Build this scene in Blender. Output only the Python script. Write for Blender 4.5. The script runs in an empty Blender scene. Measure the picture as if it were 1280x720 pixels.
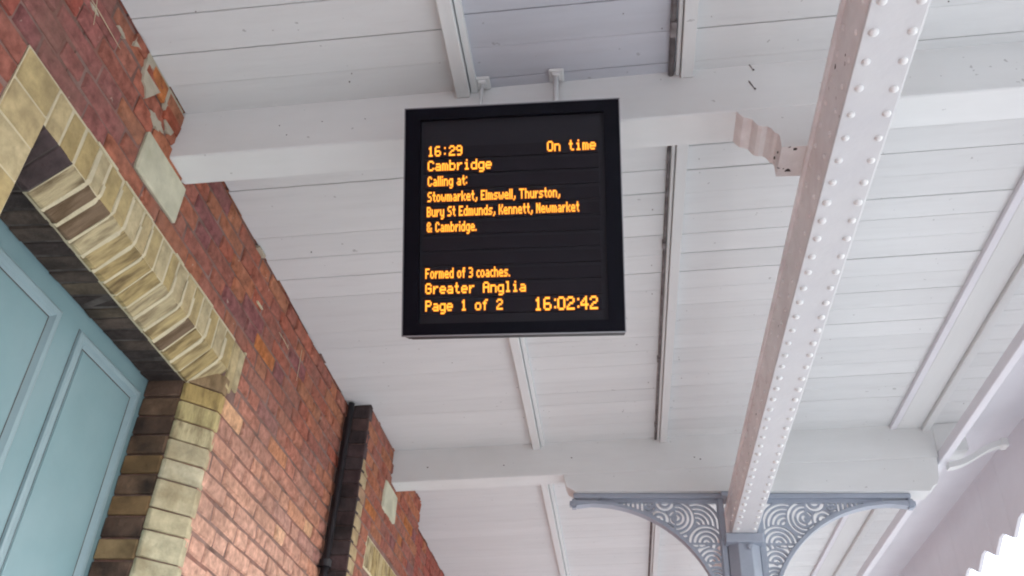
import bpy, bmesh, math, random
from mathutils import Vector, Matrix
random.seed(7)
C = bpy.context.scene.collection
# ------------------------------------------------------------------ camera
LENS = 31.3961
RMAT = ((0.992904, 0.026855, 0.115844), (0.110506, -0.568212, -0.815429), (0.043926, 0.822444, -0.567147))
cam_d = bpy.data.cameras.new('camera'); cam = bpy.data.objects.new('camera', cam_d); C.objects.link(cam)
cam_d.sensor_width = 36.0; cam_d.lens = LENS; cam_d.clip_start = .02; cam_d.clip_end = 3000
Rm = Matrix(RMAT)
cam.matrix_world = Matrix.Translation((0, 0, 1.6)) @ Rm.to_4x4()
bpy.context.scene.camera = cam
# ------------------------------------------------------------------ sky, sun, exposure
world = bpy.data.worlds.new('World'); bpy.context.scene.world = world; world.use_nodes = True
wn = world.node_tree.nodes; wl = world.node_tree.links; wn.clear()
SUN_EL, SUN_AZ = math.radians(42), math.radians(75)      # azimuth measured from +Y towards +X
sky = wn.new('ShaderNodeTexSky'); sky.sky_type = 'NISHITA'; sky.sun_disc = False
sky.sun_elevation = SUN_EL; sky.sun_rotation = SUN_AZ
sky.air_density = 1.0; sky.dust_density = 2.0; sky.ozone_density = 1.0
bg = wn.new('ShaderNodeBackground'); bg.inputs['Strength'].default_value = .15
hs = wn.new('ShaderNodeHueSaturation'); hs.inputs['Saturation'].default_value = .6      # overcast: little colour
wo = wn.new('ShaderNodeOutputWorld')
wl.new(sky.outputs[0], hs.inputs['Color']); wl.new(hs.outputs[0], bg.inputs[0]); wl.new(bg.outputs[0], wo.inputs[0])
sd = bpy.data.lights.new('sun', 'SUN'); sd.energy = 1.5; sd.angle = math.radians(12); sd.color = (1, .985, .96)
sun = bpy.data.objects.new('sun', sd); C.objects.link(sun)
sdir = Vector((math.sin(SUN_AZ)*math.cos(SUN_EL), math.cos(SUN_AZ)*math.cos(SUN_EL), math.sin(SUN_EL)))
sun.rotation_euler = (-sdir).to_track_quat('-Z', 'Y').to_euler(); sun.location = (20, 5, 20)
vs = bpy.context.scene.view_settings
vs.view_transform = 'Standard'; vs.look = 'None'; vs.gamma = 1; vs.use_curve_mapping = False
vs.exposure = 2.1
bpy.context.scene.cycles.filter_width = 2.0; bpy.context.scene.cycles.max_bounces = 8; bpy.context.scene.cycles.diffuse_bounces = 6

# ------------------------------------------------------------------ materials
def mat(name, col, rough=.6, metal=0, var=.06, vscale=3, bump=.15, bscale=60, dirt=None, dirt_amt=.0, dscale=6,
        stretch=(1, 1, 1), objcol=False, objvar=0, specks=0, spec=.5, streak=0, dstretch=(1, 1, 1), speck_col=(.06, .05, .045, 1)):
    m = bpy.data.materials.new(name); m.use_nodes = True
    n = m.node_tree.nodes; l = m.node_tree.links
    b = n['Principled BSDF']; b.inputs['Roughness'].default_value = rough; b.inputs['Metallic'].default_value = metal
    b.inputs['Specular IOR Level'].default_value = spec
    g = n.new('ShaderNodeNewGeometry'); mp = n.new('ShaderNodeMapping'); mp.inputs['Scale'].default_value = stretch
    l.new(g.outputs['Position'], mp.inputs[0])
    if objcol:
        oi = n.new('ShaderNodeObjectInfo'); base = oi.outputs['Color']
    else:
        rgb = n.new('ShaderNodeRGB'); rgb.outputs[0].default_value = (*col, 1); base = rgb.outputs[0]
    nz = n.new('ShaderNodeTexNoise'); nz.inputs['Scale'].default_value = vscale; nz.inputs['Detail'].default_value = 9; nz.inputs['Roughness'].default_value = .62
    l.new(mp.outputs[0], nz.inputs['Vector'])
    mr = n.new('ShaderNodeMapRange'); mr.inputs[1].default_value = .3; mr.inputs[2].default_value = .7
    mr.inputs[3].default_value = 1-var; mr.inputs[4].default_value = 1+var
    l.new(nz.outputs[0], mr.inputs[0]); val = mr.outputs[0]
    if objvar:
        oi2 = n.new('ShaderNodeObjectInfo'); m2 = n.new('ShaderNodeMapRange')
        m2.inputs[3].default_value = 1-objvar; m2.inputs[4].default_value = 1+objvar*.4
        l.new(oi2.outputs['Random'], m2.inputs[0])
        mu = n.new('ShaderNodeMath'); mu.operation = 'MULTIPLY'; l.new(val, mu.inputs[0]); l.new(m2.outputs[0], mu.inputs[1]); val = mu.outputs[0]
    vm = n.new('ShaderNodeVectorMath'); vm.operation = 'SCALE'; l.new(base, vm.inputs[0]); l.new(val, vm.inputs['Scale'])
    col_s = vm.outputs[0]
    def over(colour, lo, hi, amt, scale, src_stretch=None, detail=6):
        nonlocal col_s
        nn = n.new('ShaderNodeTexNoise'); nn.inputs['Scale'].default_value = scale; nn.inputs['Detail'].default_value = detail
        if src_stretch:
            m3 = n.new('ShaderNodeMapping'); m3.inputs['Scale'].default_value = src_stretch
            m3.inputs['Location'].default_value = (3.1, 1.7, 5.3)
            l.new(g.outputs['Position'], m3.inputs[0]); l.new(m3.outputs[0], nn.inputs['Vector'])
        else: l.new(mp.outputs[0], nn.inputs['Vector'])
        r = n.new('ShaderNodeMapRange'); r.inputs[1].default_value = lo; r.inputs[2].default_value = hi
        r.inputs[3].default_value = 0; r.inputs[4].default_value = amt; l.new(nn.outputs[0], r.inputs[0])
        mx = n.new('ShaderNodeMix'); mx.data_type = 'RGBA'
        l.new(r.outputs[0], mx.inputs[0]); l.new(col_s, mx.inputs[6]); mx.inputs[7].default_value = colour
        col_s = mx.outputs[2]
    if dirt: over((*dirt, 1), .45, .7, dirt_amt, dscale, dstretch)
    if streak: over((.30, .29, .28, 1), .56, .76, streak, 4.0, (1.2, 9, 1.2))
    if specks: over(speck_col, .735, .76, specks, 38, (1, 1, 1), 2)
    l.new(col_s, b.inputs['Base Color'])
    if bump:
        bn = n.new('ShaderNodeTexNoise'); bn.inputs['Scale'].default_value = bscale; bn.inputs['Detail'].default_value = 6
        l.new(mp.outputs[0], bn.inputs['Vector'])
        bp = n.new('ShaderNodeBump'); bp.inputs['Strength'].default_value = bump; bp.inputs['Distance'].default_value = .01
        l.new(bn.outputs[0], bp.inputs['Height']); l.new(bp.outputs[0], b.inputs['Normal'])
    return m
M = {}
M['board'] = mat('white_board_paint', (.675, .69, .69), .5, var=.03, vscale=5, bump=.12, bscale=18, stretch=(.5, 4, 1), objvar=.045, specks=.35, streak=.09, spec=.35)
M['board_blue'] = mat('blue_grey_board_paint', (.53, .55, .60), .5, var=.05, vscale=5, bump=.12, bscale=18, stretch=(.5, 4, 1), objvar=.05, specks=.3, streak=.1, spec=.35)
M['beam'] = mat('white_beam_paint', (.71, .725, .72), .5, var=.035, vscale=3, bump=.12, bscale=14, stretch=(.6, 3, 3), specks=.35, spec=.35, dirt=(.60, .60, .58), dirt_amt=.35, dscale=3)
M['rib'] = mat('white_rib_paint', (.69, .705, .70), .5, var=.03, vscale=4, bump=.1, bscale=14, stretch=(3, .5, 3), specks=.3, spec=.35)
M['corbel'] = mat('worn_pinkish_paint', (.74, .72, .71), .55, var=.10, vscale=14, bump=.2, bscale=40, specks=.9, dirt=(.58, .51, .51), dirt_amt=.4, dscale=18)
M['girder'] = mat('grey_girder_paint', (.64, .65, .66), .42, var=.03, vscale=8, bump=.08, bscale=60, spec=.5, dirt=(.55, .56, .60), dirt_amt=.3, dscale=7)
M['girder_side'] = mat('stained_girder_paint', (.84, .83, .835), .5, var=.08, vscale=9, bump=.2, bscale=60, specks=.6, speck_col=(.2, .13, .12, 1), dirt=(.66, .60, .61), dirt_amt=.4, dscale=12)
M['rivet'] = mat('rivet_paint', (.78, .79, .79), .3, var=.03, bump=0)
M['iron'] = mat('blue_grey_iron_paint', (.33, .37, .44), .45, var=.08, vscale=8, bump=.1, bscale=70)
M['fascia'] = mat('lilac_white_paint', (.70, .70, .74), .5, var=.04, vscale=3, bump=.1, bscale=20)
M['brick'] = mat('old_brick', (.4, .1, .07), .9, var=.42, vscale=30, bump=.5, bscale=60, objcol=True, dirt=(.22, .13, .10), dirt_amt=.55, dscale=5, specks=.4, speck_col=(.6, .5, .4, 1), spec=.04)
M['dressing'] = mat('yellow_dressing_brick', (.5, .4, .2), .85, var=.20, vscale=18, bump=.5, bscale=60, objcol=True, dirt=(.10, .065, .035), dirt_amt=.8, dscale=9, dstretch=(1, 4.5, 1.5), spec=.1, stretch=(.7, 5, .7))
M['tan'] = mat('tan_dressing_brick', (.5, .4, .2), .85, var=.26, vscale=26, bump=.4, bscale=60, objcol=True, dirt=(.26, .20, .11), dirt_amt=.6, dscale=12, spec=.1)
M['sooty_shaded'] = mat('sooty_shaded_brick', (.1, .08, .06), .9, var=.4, vscale=14, bump=.6, bscale=60, objcol=True, dirt=(.02, .017, .016), dirt_amt=.85, dscale=8, spec=.25)
M['mortar_red'] = mat('red_grey_mortar', (.24, .155, .13), .95, var=.4, vscale=12, bump=.8, bscale=50, dirt=(.28, .13, .10), dirt_amt=.8, dscale=7, spec=.1)
M['mortar_cream'] = mat('cream_mortar', (.60, .53, .36), .9, var=.15, vscale=14, bump=.5, bscale=60, spec=.1)
M['mortar_dark'] = mat('sooty_shaded_mortar', (.07, .06, .055), .95, var=.4, vscale=12, bump=.6, bscale=50, dirt=(.3, .27, .24), dirt_amt=.3, dscale=11, spec=.1)
M['stone'] = mat('cream_padstone', (.56, .54, .40), .85, var=.14, vscale=10, bump=.4, bscale=40, dirt=(.34, .33, .22), dirt_amt=.7, dscale=8, spec=.2)
M['moulding'] = mat('teal_moulding_lit', (.24, .335, .365), .35, var=.06, vscale=6, bump=.05)  # light caught by the mouldings, put into a paler teal than the door
M['door'] = mat('teal_door_paint', (.180, .290, .315), .38, var=.07, vscale=3, bump=.06, bscale=30, dirt=(.25, .34, .37), dirt_amt=.35, dscale=4)
M['pipe'] = mat('black_pipe_paint', (.02, .018, .022), .5, var=.3, vscale=10, bump=.1)
M['conduit'] = mat('dull_conduit', (.13, .11, .11), .6, var=.4, vscale=25, bump=.2, dirt=(.35, .33, .33), dirt_amt=.6, dscale=20)
M['chip'] = mat('exposed_rust', (.05, .035, .03), .8, var=.3, bump=.2)
M['housing'] = mat('black_housing', (.004, .004, .008), .4, spec=.12, var=.1, bump=.03, bscale=200)
M['trim'] = mat('housing_trim', (.25, .25, .27), .35, metal=.6, bump=0)
M['module'] = mat('led_module', (.017, .014, .018), .5, spec=.2, var=.12, vscale=5, bump=.05, bscale=300)
M['backplate'] = mat('led_backplate', (.006, .005, .009), .6, bump=0)
M['deck'] = mat('roof_deck', (.05, .048, .045), .9, bump=.2)
M['concrete'] = mat('platform_paving', (.27, .28, .29), .9, var=.12, vscale=2, bump=.3, bscale=30)
M['ballast'] = mat('ballast', (.33, .33, .33), .95, var=.3, vscale=20, bump=.8, bscale=20)
M['coping'] = mat('platform_coping', (.6, .6, .58), .85, var=.1, bump=.2)
mg = bpy.data.materials.new('display_pane'); mg.use_nodes = True
n = mg.node_tree.nodes; l = mg.node_tree.links; n.clear()
o_ = n.new('ShaderNodeOutputMaterial'); mx = n.new('ShaderNodeMixShader'); tr = n.new('ShaderNodeBsdfTransparent'); gl = n.new('ShaderNodeBsdfGlossy')
gl.inputs['Roughness'].default_value = .12; tr.inputs[0].default_value = (.93, .93, .95, 1); fr = n.new('ShaderNodeFresnel'); fr.inputs[0].default_value = 1.04
l.new(fr.outputs[0], mx.inputs[0]); l.new(tr.outputs[0], mx.inputs[1]); l.new(gl.outputs[0], mx.inputs[2]); l.new(mx.outputs[0], o_.inputs[0])
M['pane'] = mg
def emit(name, col, s):
    m = bpy.data.materials.new(name); m.use_nodes = True; b = m.node_tree.nodes['Principled BSDF']
    b.inputs['Base Color'].default_value = (.1, .05, .01, 1); b.inputs['Emission Color'].default_value = (*col, 1); b.inputs['Emission Strength'].default_value = s
    return m
M['amber'] = emit('amber_led', (1, .42, .032), .50)
M['amber_halo'] = emit('amber_led_halo', (1, .17, .012), .15)  # painted bloom round the lit dots, not a part of the LEDs

# ------------------------------------------------------------------ helpers
def obj(name, me, m, parent=None, kind=None, label=None, color=None):
    o = bpy.data.objects.new(name, me); C.objects.link(o)
    if m is not None and len(me.materials) == 0: me.materials.append(M[m])
    if parent is not None: o.parent = parent
    if kind: o['kind'] = kind
    if label: o['label'] = label
    if color: o.color = (*color, 1)
    return o
def thing(name, label, cat, loc=(0, 0, 0), group=None):
    o = bpy.data.objects.new(name, None); C.objects.link(o); o.location = loc; o.empty_display_size = .1
    o['label'] = label; o['category'] = cat
    if group: o['group'] = group
    return o
def tag(o, label, cat, group=None):
    o['label'] = label; o['category'] = cat
    if group: o['group'] = group
    return o
class MB:
    def __init__(s): s.v = []; s.f = []
    def add(s, vs, fs):
        k = len(s.v); s.v += [tuple(p) for p in vs]; s.f += [tuple(i+k for i in f) for f in fs]; return s
    def hexa(s, b, t):      # bottom ring, top ring, 4 each
        return s.add(list(b)+list(t), [(3, 2, 1, 0), (4, 5, 6, 7), (0, 1, 5, 4), (1, 2, 6, 5), (2, 3, 7, 6), (3, 0, 4, 7)])
    def box(s, x0, x1, y0, y1, z0, z1):
        return s.hexa([(x0, y0, z0), (x1, y0, z0), (x1, y1, z0), (x0, y1, z0)], [(x0, y0, z1), (x1, y0, z1), (x1, y1, z1), (x0, y1, z1)])
    def sbox(s, x0, x1, y0, y1, d0, d1):   # box whose bottom/top follow the sloping ceiling: offsets d0<d1 below ceiling plane
        return s.hexa([(x0, y0, ce(x0)+d0), (x1, y0, ce(x1)+d0), (x1, y1, ce(x1)+d0), (x0, y1, ce(x0)+d0)],
                      [(x0, y0, ce(x0)+d1), (x1, y0, ce(x1)+d1), (x1, y1, ce(x1)+d1), (x0, y1, ce(x0)+d1)])
    def prism(s, poly, axis, a0, a1):      # poly of 2D points extruded along axis
        def p3(p, a):
            return {'x': (a, p[0], p[1]), 'y': (p[0], a, p[1]), 'z': (p[0], p[1], a)}[axis]
        n_ = len(poly); k = [p3(p, a0) for p in poly]+[p3(p, a1) for p in poly]
        return s.add(k, [tuple(range(n_))[::-1], tuple(range(n_, 2*n_))]+[(i, (i+1) % n_, n_+(i+1) % n_, n_+i) for i in range(n_)])
    def tube(s, pts, r, seg=10, flat=None):
        pts = [Vector(p) for p in pts]; rings = []
        for i, p in enumerate(pts):
            d = (pts[min(i+1, len(pts)-1)]-pts[max(i-1, 0)]).normalized()
            a = Vector((0, 0, 1)) if abs(d.z) < .9 else Vector((0, 1, 0))
            u_ = d.cross(a).normalized(); w_ = u_.cross(d)
            rr = r[i] if isinstance(r, (list, tuple)) else r
            rings.append([p+u_*math.cos(2*math.pi*k/seg)*rr+w_*math.sin(2*math.pi*k/seg)*rr for k in range(seg)])
        vs_ = [q for rg in rings for q in rg]; fs = []
        for i in range(len(rings)-1):
            for k in range(seg):
                a_ = i*seg+k; b_ = i*seg+(k+1) % seg; fs.append((a_, b_, b_+seg, a_+seg))
        fs.append(tuple(range(seg))[::-1]); fs.append(tuple(range((len(rings)-1)*seg, len(rings)*seg)))
        return s.add(vs_, fs)
    def mesh(s, name, bevel=0, segs=1, smooth=False, jitter=0):
        me = bpy.data.meshes.new(name); me.from_pydata(s.v, [], s.f); me.update()
        bm = bmesh.new(); bm.from_mesh(me); bmesh.ops.recalc_face_normals(bm, faces=bm.faces)
        if bevel: bmesh.ops.bevel(bm, geom=[e for e in bm.edges if e.is_manifold and e.calc_face_angle(0) > .5], offset=bevel, segments=segs, affect='EDGES', clamp_overlap=True)
        if jitter:
            for v in bm.verts: v.co += Vector((random.uniform(-1, 1), random.uniform(-1, 1), random.uniform(-1, 1)))*jitter
        bm.to_mesh(me); bm.free()
        if smooth: me.shade_smooth()
        return me
def ce(x): return 3.6+.04794*x          # underside of the boarded ceiling, rising away from the wall
WX = -1.297

# ------------------------------------------------------------------ ground
g = obj('ground', MB().box(-600, 600, -600, 600, -1.3, -1.0).mesh('ground'), 'ballast', kind='structure')
g = obj('platform', MB().box(-9, 3.2, -25, 45, -.99, -.002).mesh('platform'), 'concrete', kind='structure')
g = obj('platform_coping', MB().box(2.75, 3.22, -25, 45, -.1, .004).mesh('coping'), 'coping', kind='structure')

# ------------------------------------------------------------------ ceiling
ceiling = obj('ceiling', MB().sbox(-1.75, 2.05, -4, 14, .03, .10).mesh('ceiling'), 'deck', kind='structure')
B1, B2, BW = 1.812, 4.275, .122        # near faces of the two timber beams, beam width
cols = {'A': (-1.292, -.430), 'B': (-.400, .190), 'C': (.230, .80), 'D': (.80, 1.385), 'E': (1.530, 1.735)}
def board_rows(c):
    if c == 'A': a = [1.066, 1.196, 1.326, 1.456, 1.586, 1.70]; b = [2.05+.0]+[2.175+.1305*i for i in range(18)]
    elif c == 'B': a = [1.076+.117*i for i in range(7)]; b = [2.0+.1160*i for i in range(21)]
    else: a = [1.090+.1146*i for i in range(7)]; b = [2.0095+.1146*i for i in range(21)]
    off = {'A': 0, 'B': 0, 'C': .004, 'D': 0, 'E': .05}[c]
    b = [y+off for y in b]
    a = [y for y in a if y < B1-.02]; b = [y for y in b if y < B2]
    p = {'A': .1305, 'B': .116}.get(c, .1146); c3 = [B2+BW+.06+p*i for i in range(24)]
    if c == 'E': e = [.95+.1146*i for i in range(55)]; return list(zip(e[:-1], e[1:]))
    rows = []
    for lst, y0, y1 in ((a, .95, B1+.03), (b, B1+BW-.03, B2+.03), (c3, B2+BW-.03, 7.2)):
        e = [y0]+[y for y in lst if y0+.02 < y < y1-.02]+[y1]
        rows += list(zip(e[:-1], e[1:]))
    return rows
strong_A = (1.456, 1.586, 2.175, 2.697)
for c, (x0, x1) in cols.items():
    for (y0, y1) in board_rows(c):
        sd_ = .0019 if (c != 'A' or any(abs(y1-q) < .02 for q in strong_A)) else .0006
        if c in 'CD' and random.random() < .3: sd_ = .0008
        if c == 'B' and random.random() < .15: sd_ = .0008
        if c in 'AB' and y0 > 2.8: sd_ *= .45
        if c in 'CDE' and y0 > 3.2: sd_ *= .6
        h = random.uniform(0, .0025 if y0 < 2.8 else .0008); xl = x0+(random.uniform(-.006, .004) if c == 'A' else 0)
        m = MB(); zb = h
        k0 = y0+.0006; k1 = y1-sd_
        cut = .0022 if sd_ > .001 else .0005
        # cross-section with a small chamfer on the far lower edge
        prof = [(k0, zb+cut), (k0+cut, zb), (k1-cut, zb), (k1, zb+cut), (k1, .024), (k0, .024)]
        vs_ = [(xl, y, ce(xl)+z) for y, z in prof]+[(x1, y, ce(x1)+z) for y, z in prof]
        n_ = 6; m.add(vs_, [tuple(range(n_))[::-1], tuple(range(n_, 2*n_))]+[(i, (i+1) % n_, n_+(i+1) % n_, n_+i) for i in range(n_)])
        obj('ceiling_board', m.mesh('ceiling_board'), 'board_blue' if (c == 'B' and y1 < B1+.05) else 'board', ceiling)
m = MB()
for (y0, y1) in ((-4, .95), (7.2, 14)):
    k = int((y1-y0)/.115)
    for i in range(k): m.sbox(-1.29, 1.735, y0+i*(y1-y0)/k+.001, y0+(i+1)*(y1-y0)/k-.001, 0, .024)
obj('boarding', m.mesh('boarding'), 'board', ceiling, kind='stuff')
m = MB()
for i in range(15): obj('soffit_board', MB().sbox(1.737, 1.99, -4+i*1.2+.0004, -4+(i+1)*1.2-.0004, .001, .025).mesh('soffit_board'), 'fascia', ceiling)

nail = MB().tube([(0, 0, .002), (0, 0, -.0012)], [.0024, .0019], 6).mesh('nail_head'); nail.materials.append(M['conduit'])
for k in range(60):
    x = random.choice([-1.1, -.75, -.46, -.35, .02, .15, .27, .75, .9, 1.3, 1.65])+random.uniform(-.02, .02); y = random.uniform(1.3, 4.2)
    if B1-.03 < y < B1+BW+.03: continue
    o = bpy.data.objects.new('nail_head', nail); C.objects.link(o); o.parent = ceiling; o.location = (x, y, ce(x)); o.scale = (random.uniform(.6, 1.2),)*3
# ------------------------------------------------------------------ timber beams
def beam(y, label, x1=1.5495, x0=-1.31, dep=.178):
    t = thing('timber_beam', label, 'beam', (0, 0, 0), 'timber beams across the canopy')
    obj('beam_timber', MB().sbox(x0, x1, y, y+BW, -dep, .012).mesh('beam', bevel=.004), 'beam', t)
    obj('beam_end', MB().sbox(x1+.0003, 1.70, y+.001, y+BW-.001, -.148, .0).mesh('beam_end', bevel=.003), 'beam', t)
    return t
b1 = beam(B1, 'near white painted timber beam behind the departure display')
b2 = beam(B2, 'far white painted timber beam resting on the iron bracketed column')
AX = .5725                              # axis of girder and column
# carved corbel under the near beam: ogee underside, flat seat over the girder
lx = [(.350, 3.44), (.353, 3.425), (.362, 3.414), (.375, 3.409), (.385, 3.404), (.390, 3.392), (.398, 3.381), (.408, 3.376), (.422, 3.376), (.432, 3.366), (.438, 3.352), (.446, 3.346), (.450, 3.335), (.450, 3.297)]
rx = [(.700, 3.297), (.700, ce(.70)-.177)]
def corb_poly(zz): return lx+rx
poly = [(.345, ce(.345)-.177)]+lx[1:]+rx
mesh = MB().prism(poly, 'y', B1+.0015, B1+BW-.0015).mesh('corbel')
mesh.materials.append(M['beam']); mesh.materials.append(M['corbel'])
for p in mesh.polygons:
    if abs(p.normal.y) < .5: p.material_index = 1
o = obj('corbel', mesh, None, b1); o['label'] = 'carved stepped corbel with worn pinkish underside and paint chips'
# packing piece under the far beam: horizontal underside, rounded ends
Z2 = 3.322
pl = [(-.29, ce(-.29)-.177), (-.287, 3.385), (-.275, 3.345), (-.25, 3.330), (-.235, Z2), (1.475, Z2), (1.49, 3.345), (1.515, 3.36), (1.53, 3.40), (1.54, ce(1.5)-.177)]
mesh = MB().prism(pl, 'y', B2+.002, B2+BW-.002).mesh('packing'); obj('packing_timber', mesh, 'beam', b2)
for x, z in ((.408, 3.598), (.404, 3.52)):
    m = MB().add([(x-.0035, B1-.002, z), (x, B1-.004, z+.0035), (x+.0035, B1-.002, z), (x, B1-.004, z-.0035), (x, B1+.002, z)], [(0, 1, 2, 3), (0, 1, 4), (1, 2, 4), (2, 3, 4), (3, 0, 4)])
    obj('nail_head', m.mesh('nail_head'), 'chip', b1)
    m = MB().tube([(x-.002, B1-.001, z+.004), (x-.012, B1-.0012, z+.03), (x-.014, B1-.0008, z+.036)], [.0012, .0022, .0008], 5)
    obj('paint_crack', m.mesh('paint_crack'), 'conduit', b1)
# paint chips
def chip(x, y, z, r, nx, parent):
    """irregular flake scar lying on a face with normal nx ('-y','-z','+x','-x')"""
    k = 8; pts = []
    for i in range(k):
        a = 2*math.pi*i/k; rr = r*random.uniform(.5, 1.25); pts.append((math.cos(a)*rr*1.3, math.sin(a)*rr*.8))
    def P(p, d):
        if nx == '-y': return (x+p[0], y-d, z+p[1])
        if nx == '-z': return (x+p[0], y+p[1], z-d)
        if nx == '-x': return (x-d, y+p[0], z+p[1])
    m = MB(); vs_ = [P(p, .0008) for p in pts]+[P(p, -.002) for p in pts]
    m.add(vs_, [tuple(range(k)), tuple(range(k, 2*k))[::-1]]+[(i, (i+1) % k, k+(i+1) % k, k+i) for i in range(k)])
    obj('paint_chip', m.mesh('paint_chip'), 'chip', parent)
for x, y, r in ((.487, B1+.012, .006), (.478, B1+.095, .008), (.452, B1+.085, .003), (.465, B1+.088, .0025)): chip(x, y, 3.297, r, '-z', b1)
chip(.445, B1+.085, 3.335, .0035, '-x', b1); chip(.447, B1+.045, 3.318, .004, '-x', b1)
for x, z in ((-.98, 3.47), (-.85, 3.478), (-.72, 3.48), (-.95, 3.43), (.62, 3.5)): chip(x, B1, z, .002, '-y', b1)
for x, z in ((-.25, 3.50), (-1.0, 3.45), (.37, 3.50), (.40, 3.49), (-.6, 3.46)): chip(x, B2, z, .004, '-y', b2)

# ------------------------------------------------------------------ longitudinal ribs
def rib(x0, x1, label, dep=.170):
    m = MB()
    for y0, y1 in ((-4, B1-.001), (B1+BW+.001, B2-.001), (B2+BW+.001, 14)): m.sbox(x0, x1, y0, y1, -dep, .012)
    o = obj('ceiling_rib', m.mesh('ceiling_rib', bevel=.003), 'rib'); tag(o, label, 'rib', 'white ribs running along the canopy'); return o
def rib2(parts, label):
    m = MB()
    for x0, x1, dep in parts:
        for y0, y1 in ((-4, B1-.001), (B1+BW+.001, B2-.001), (B2+BW+.001, 14)): m.sbox(x0, x1, y0, y1, -dep, .012)
    o = obj('ceiling_rib', m.mesh('ceiling_rib', bevel=.002), 'rib'); tag(o, label, 'rib', 'white ribs running along the canopy'); return o
rib2(((-.452, -.412, .034), (-.409, -.390, .018)), 'white ceiling rib between the brick wall and the display, nearest the wall')
rib2(((.187, .199, .016), (.201, .238, .030)), 'white ceiling rib with dark conduit along its side, left of the riveted girder')
rib2(((1.379, 1.497, .020), (1.499, 1.535, .040)), 'wide white ceiling rib right of the riveted girder, between girder and canopy edge')
# edge beam
t = MB().sbox(1.551, 1.589, -4, 14, -.203, -.150).mesh('edge_beam', bevel=.003)
tag(obj('edge_beam', t, 'fascia'), 'pale timber edge beam along the open side of the canopy', 'beam')

# ------------------------------------------------------------------ conduits
m = MB().tube([(.174, -4, ce(.174)-.012), (.174, B1-.002, ce(.174)-.012)], .008, 8).tube([(.179, B1+BW, ce(.178)-.009), (.179, 4.27, ce(.178)-.009)], .0055, 8).tube([(.179, B2+BW, ce(.178)-.009), (.179, 12, ce(.178)-.009)], .0055, 8)
cd = thing('electrical_conduit', 'dark thin conduit running along the left side of the middle ceiling rib', 'conduit')
obj('conduit_pipe', m.mesh('conduit', smooth=True), 'conduit', cd)
for y, s in ((1.64, .016), (2.62, .011), (3.45, .011), (4.1, .010), (5.1, .01)):
    obj('saddle_clip', MB().box(.179-s*.8, .1835, y-s*1.6, y+s*1.6, ce(.176)-.008-s*1.1, ce(.176)).mesh('clip', bevel=.002), 'conduit', cd)
cd = thing('cable_trunking', 'white square cable trunking beside the ceiling rib nearest the canopy edge', 'trunking')
m = MB()
for y0, y1 in ((-4, B1), (B1+BW, B2), (B2+BW, 14)): m.sbox(1.348, 1.3775, y0, y1, -.022, .001)
obj('trunking_channel', m.mesh('trunking', bevel=.002), 'fascia', cd)
# ------------------------------------------------------------------ girder
GL, GR, GZ0, GZ1 = .515, .630, 3.098, 3.296
gd = thing('riveted_girder', 'grey painted steel girder with two rows of rivets under its flange', 'girder', (0, 0, 0))
obj('bottom_flange', MB().box(GL, GR, -4, 12, GZ0, GZ0+.010).mesh('bottom_flange', bevel=.002), 'girder', gd)
obj('flange_plate', MB().box(GL+.004, GR+.006, -4, 12, GZ0+.0105, GZ0+.018).mesh('flange_plate', bevel=.001), 'girder', gd)
obj('top_flange', MB().box(GL, GR, -4, 12, GZ1-.012, GZ1).mesh('top_flange', bevel=.002), 'girder_side', gd)
obj('web', MB().box(GL+.010, GL+.022, -4, 12, GZ0+.018, GZ1-.012).box(GR-.022, GR-.010, -4, 12, GZ0+.018, GZ1-.012).mesh('web'), 'girder_side', gd)
obj('angle', MB().box(GL+.003, GL+.0098, -4, 12, GZ0+.0182, GZ0+.078).mesh('angle', bevel=.002), 'girder_side', gd)
obj('angle', MB().box(GR-.0098, GR-.003, -4, 12, GZ0+.0182, GZ0+.078).mesh('angle', bevel=.002), 'girder_side', gd)
def dome(r, h, ax):
    m = MB(); k = 12; rings = 4; vs_ = []; fs = []
    for j in range(rings):
        a = j/(rings)*math.pi/2; rr = r*math.cos(a); hh = h*math.sin(a)
        for i in range(k):
            t_ = 2*math.pi*i/k; p = (rr*math.cos(t_), rr*math.sin(t_), -hh)
            vs_.append(p if ax == 'z' else (-hh, p[0], p[1]))
    vs_.append((0, 0, -h) if ax == 'z' else (-h, 0, 0))
    for j in range(rings-1):
        for i in range(k): fs.append((j*k+i, j*k+(i+1) % k, (j+1)*k+(i+1) % k, (j+1)*k+i))
    for i in range(k): fs.append(((rings-1)*k+i, (rings-1)*k+(i+1) % k, rings*k))
    return m.add(vs_, fs).mesh('rivet', smooth=True)
rv = dome(.0105, .0085, 'z'); rv.materials.append(M['rivet']); rs = dome(.008, .005, 'x'); rs.materials.append(M['girder_side'])
y = 1.274-.0765*7
while y < 4.20:
    for x, dy in ((.537, 0), (.613, .004)):
        o = bpy.data.objects.new('rivet', rv); C.objects.link(o); o.parent = gd; o.location = (x+random.uniform(-.0012, .0012), y+dy+random.uniform(-.003, .003), GZ0); o.rotation_euler.z = random.random()*3; o.scale = [random.uniform(.86, 1.1)]*3
    for x, z in ((GL+.003, GZ0+.05), (GL+.010, GZ1-.04)):
        o = bpy.data.objects.new('rivet', rs); C.objects.link(o); o.parent = gd; o.location = (x, y+.038, z)
    y += .0765
for y, z, r in ((2.55, 3.19, .008), (2.59, 3.175, .006), (1.5, 3.25, .007), (1.42, 3.2, .003), (3.2, 3.2, .005)): chip(GL+.010, y, z, r, '-x', gd)

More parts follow.
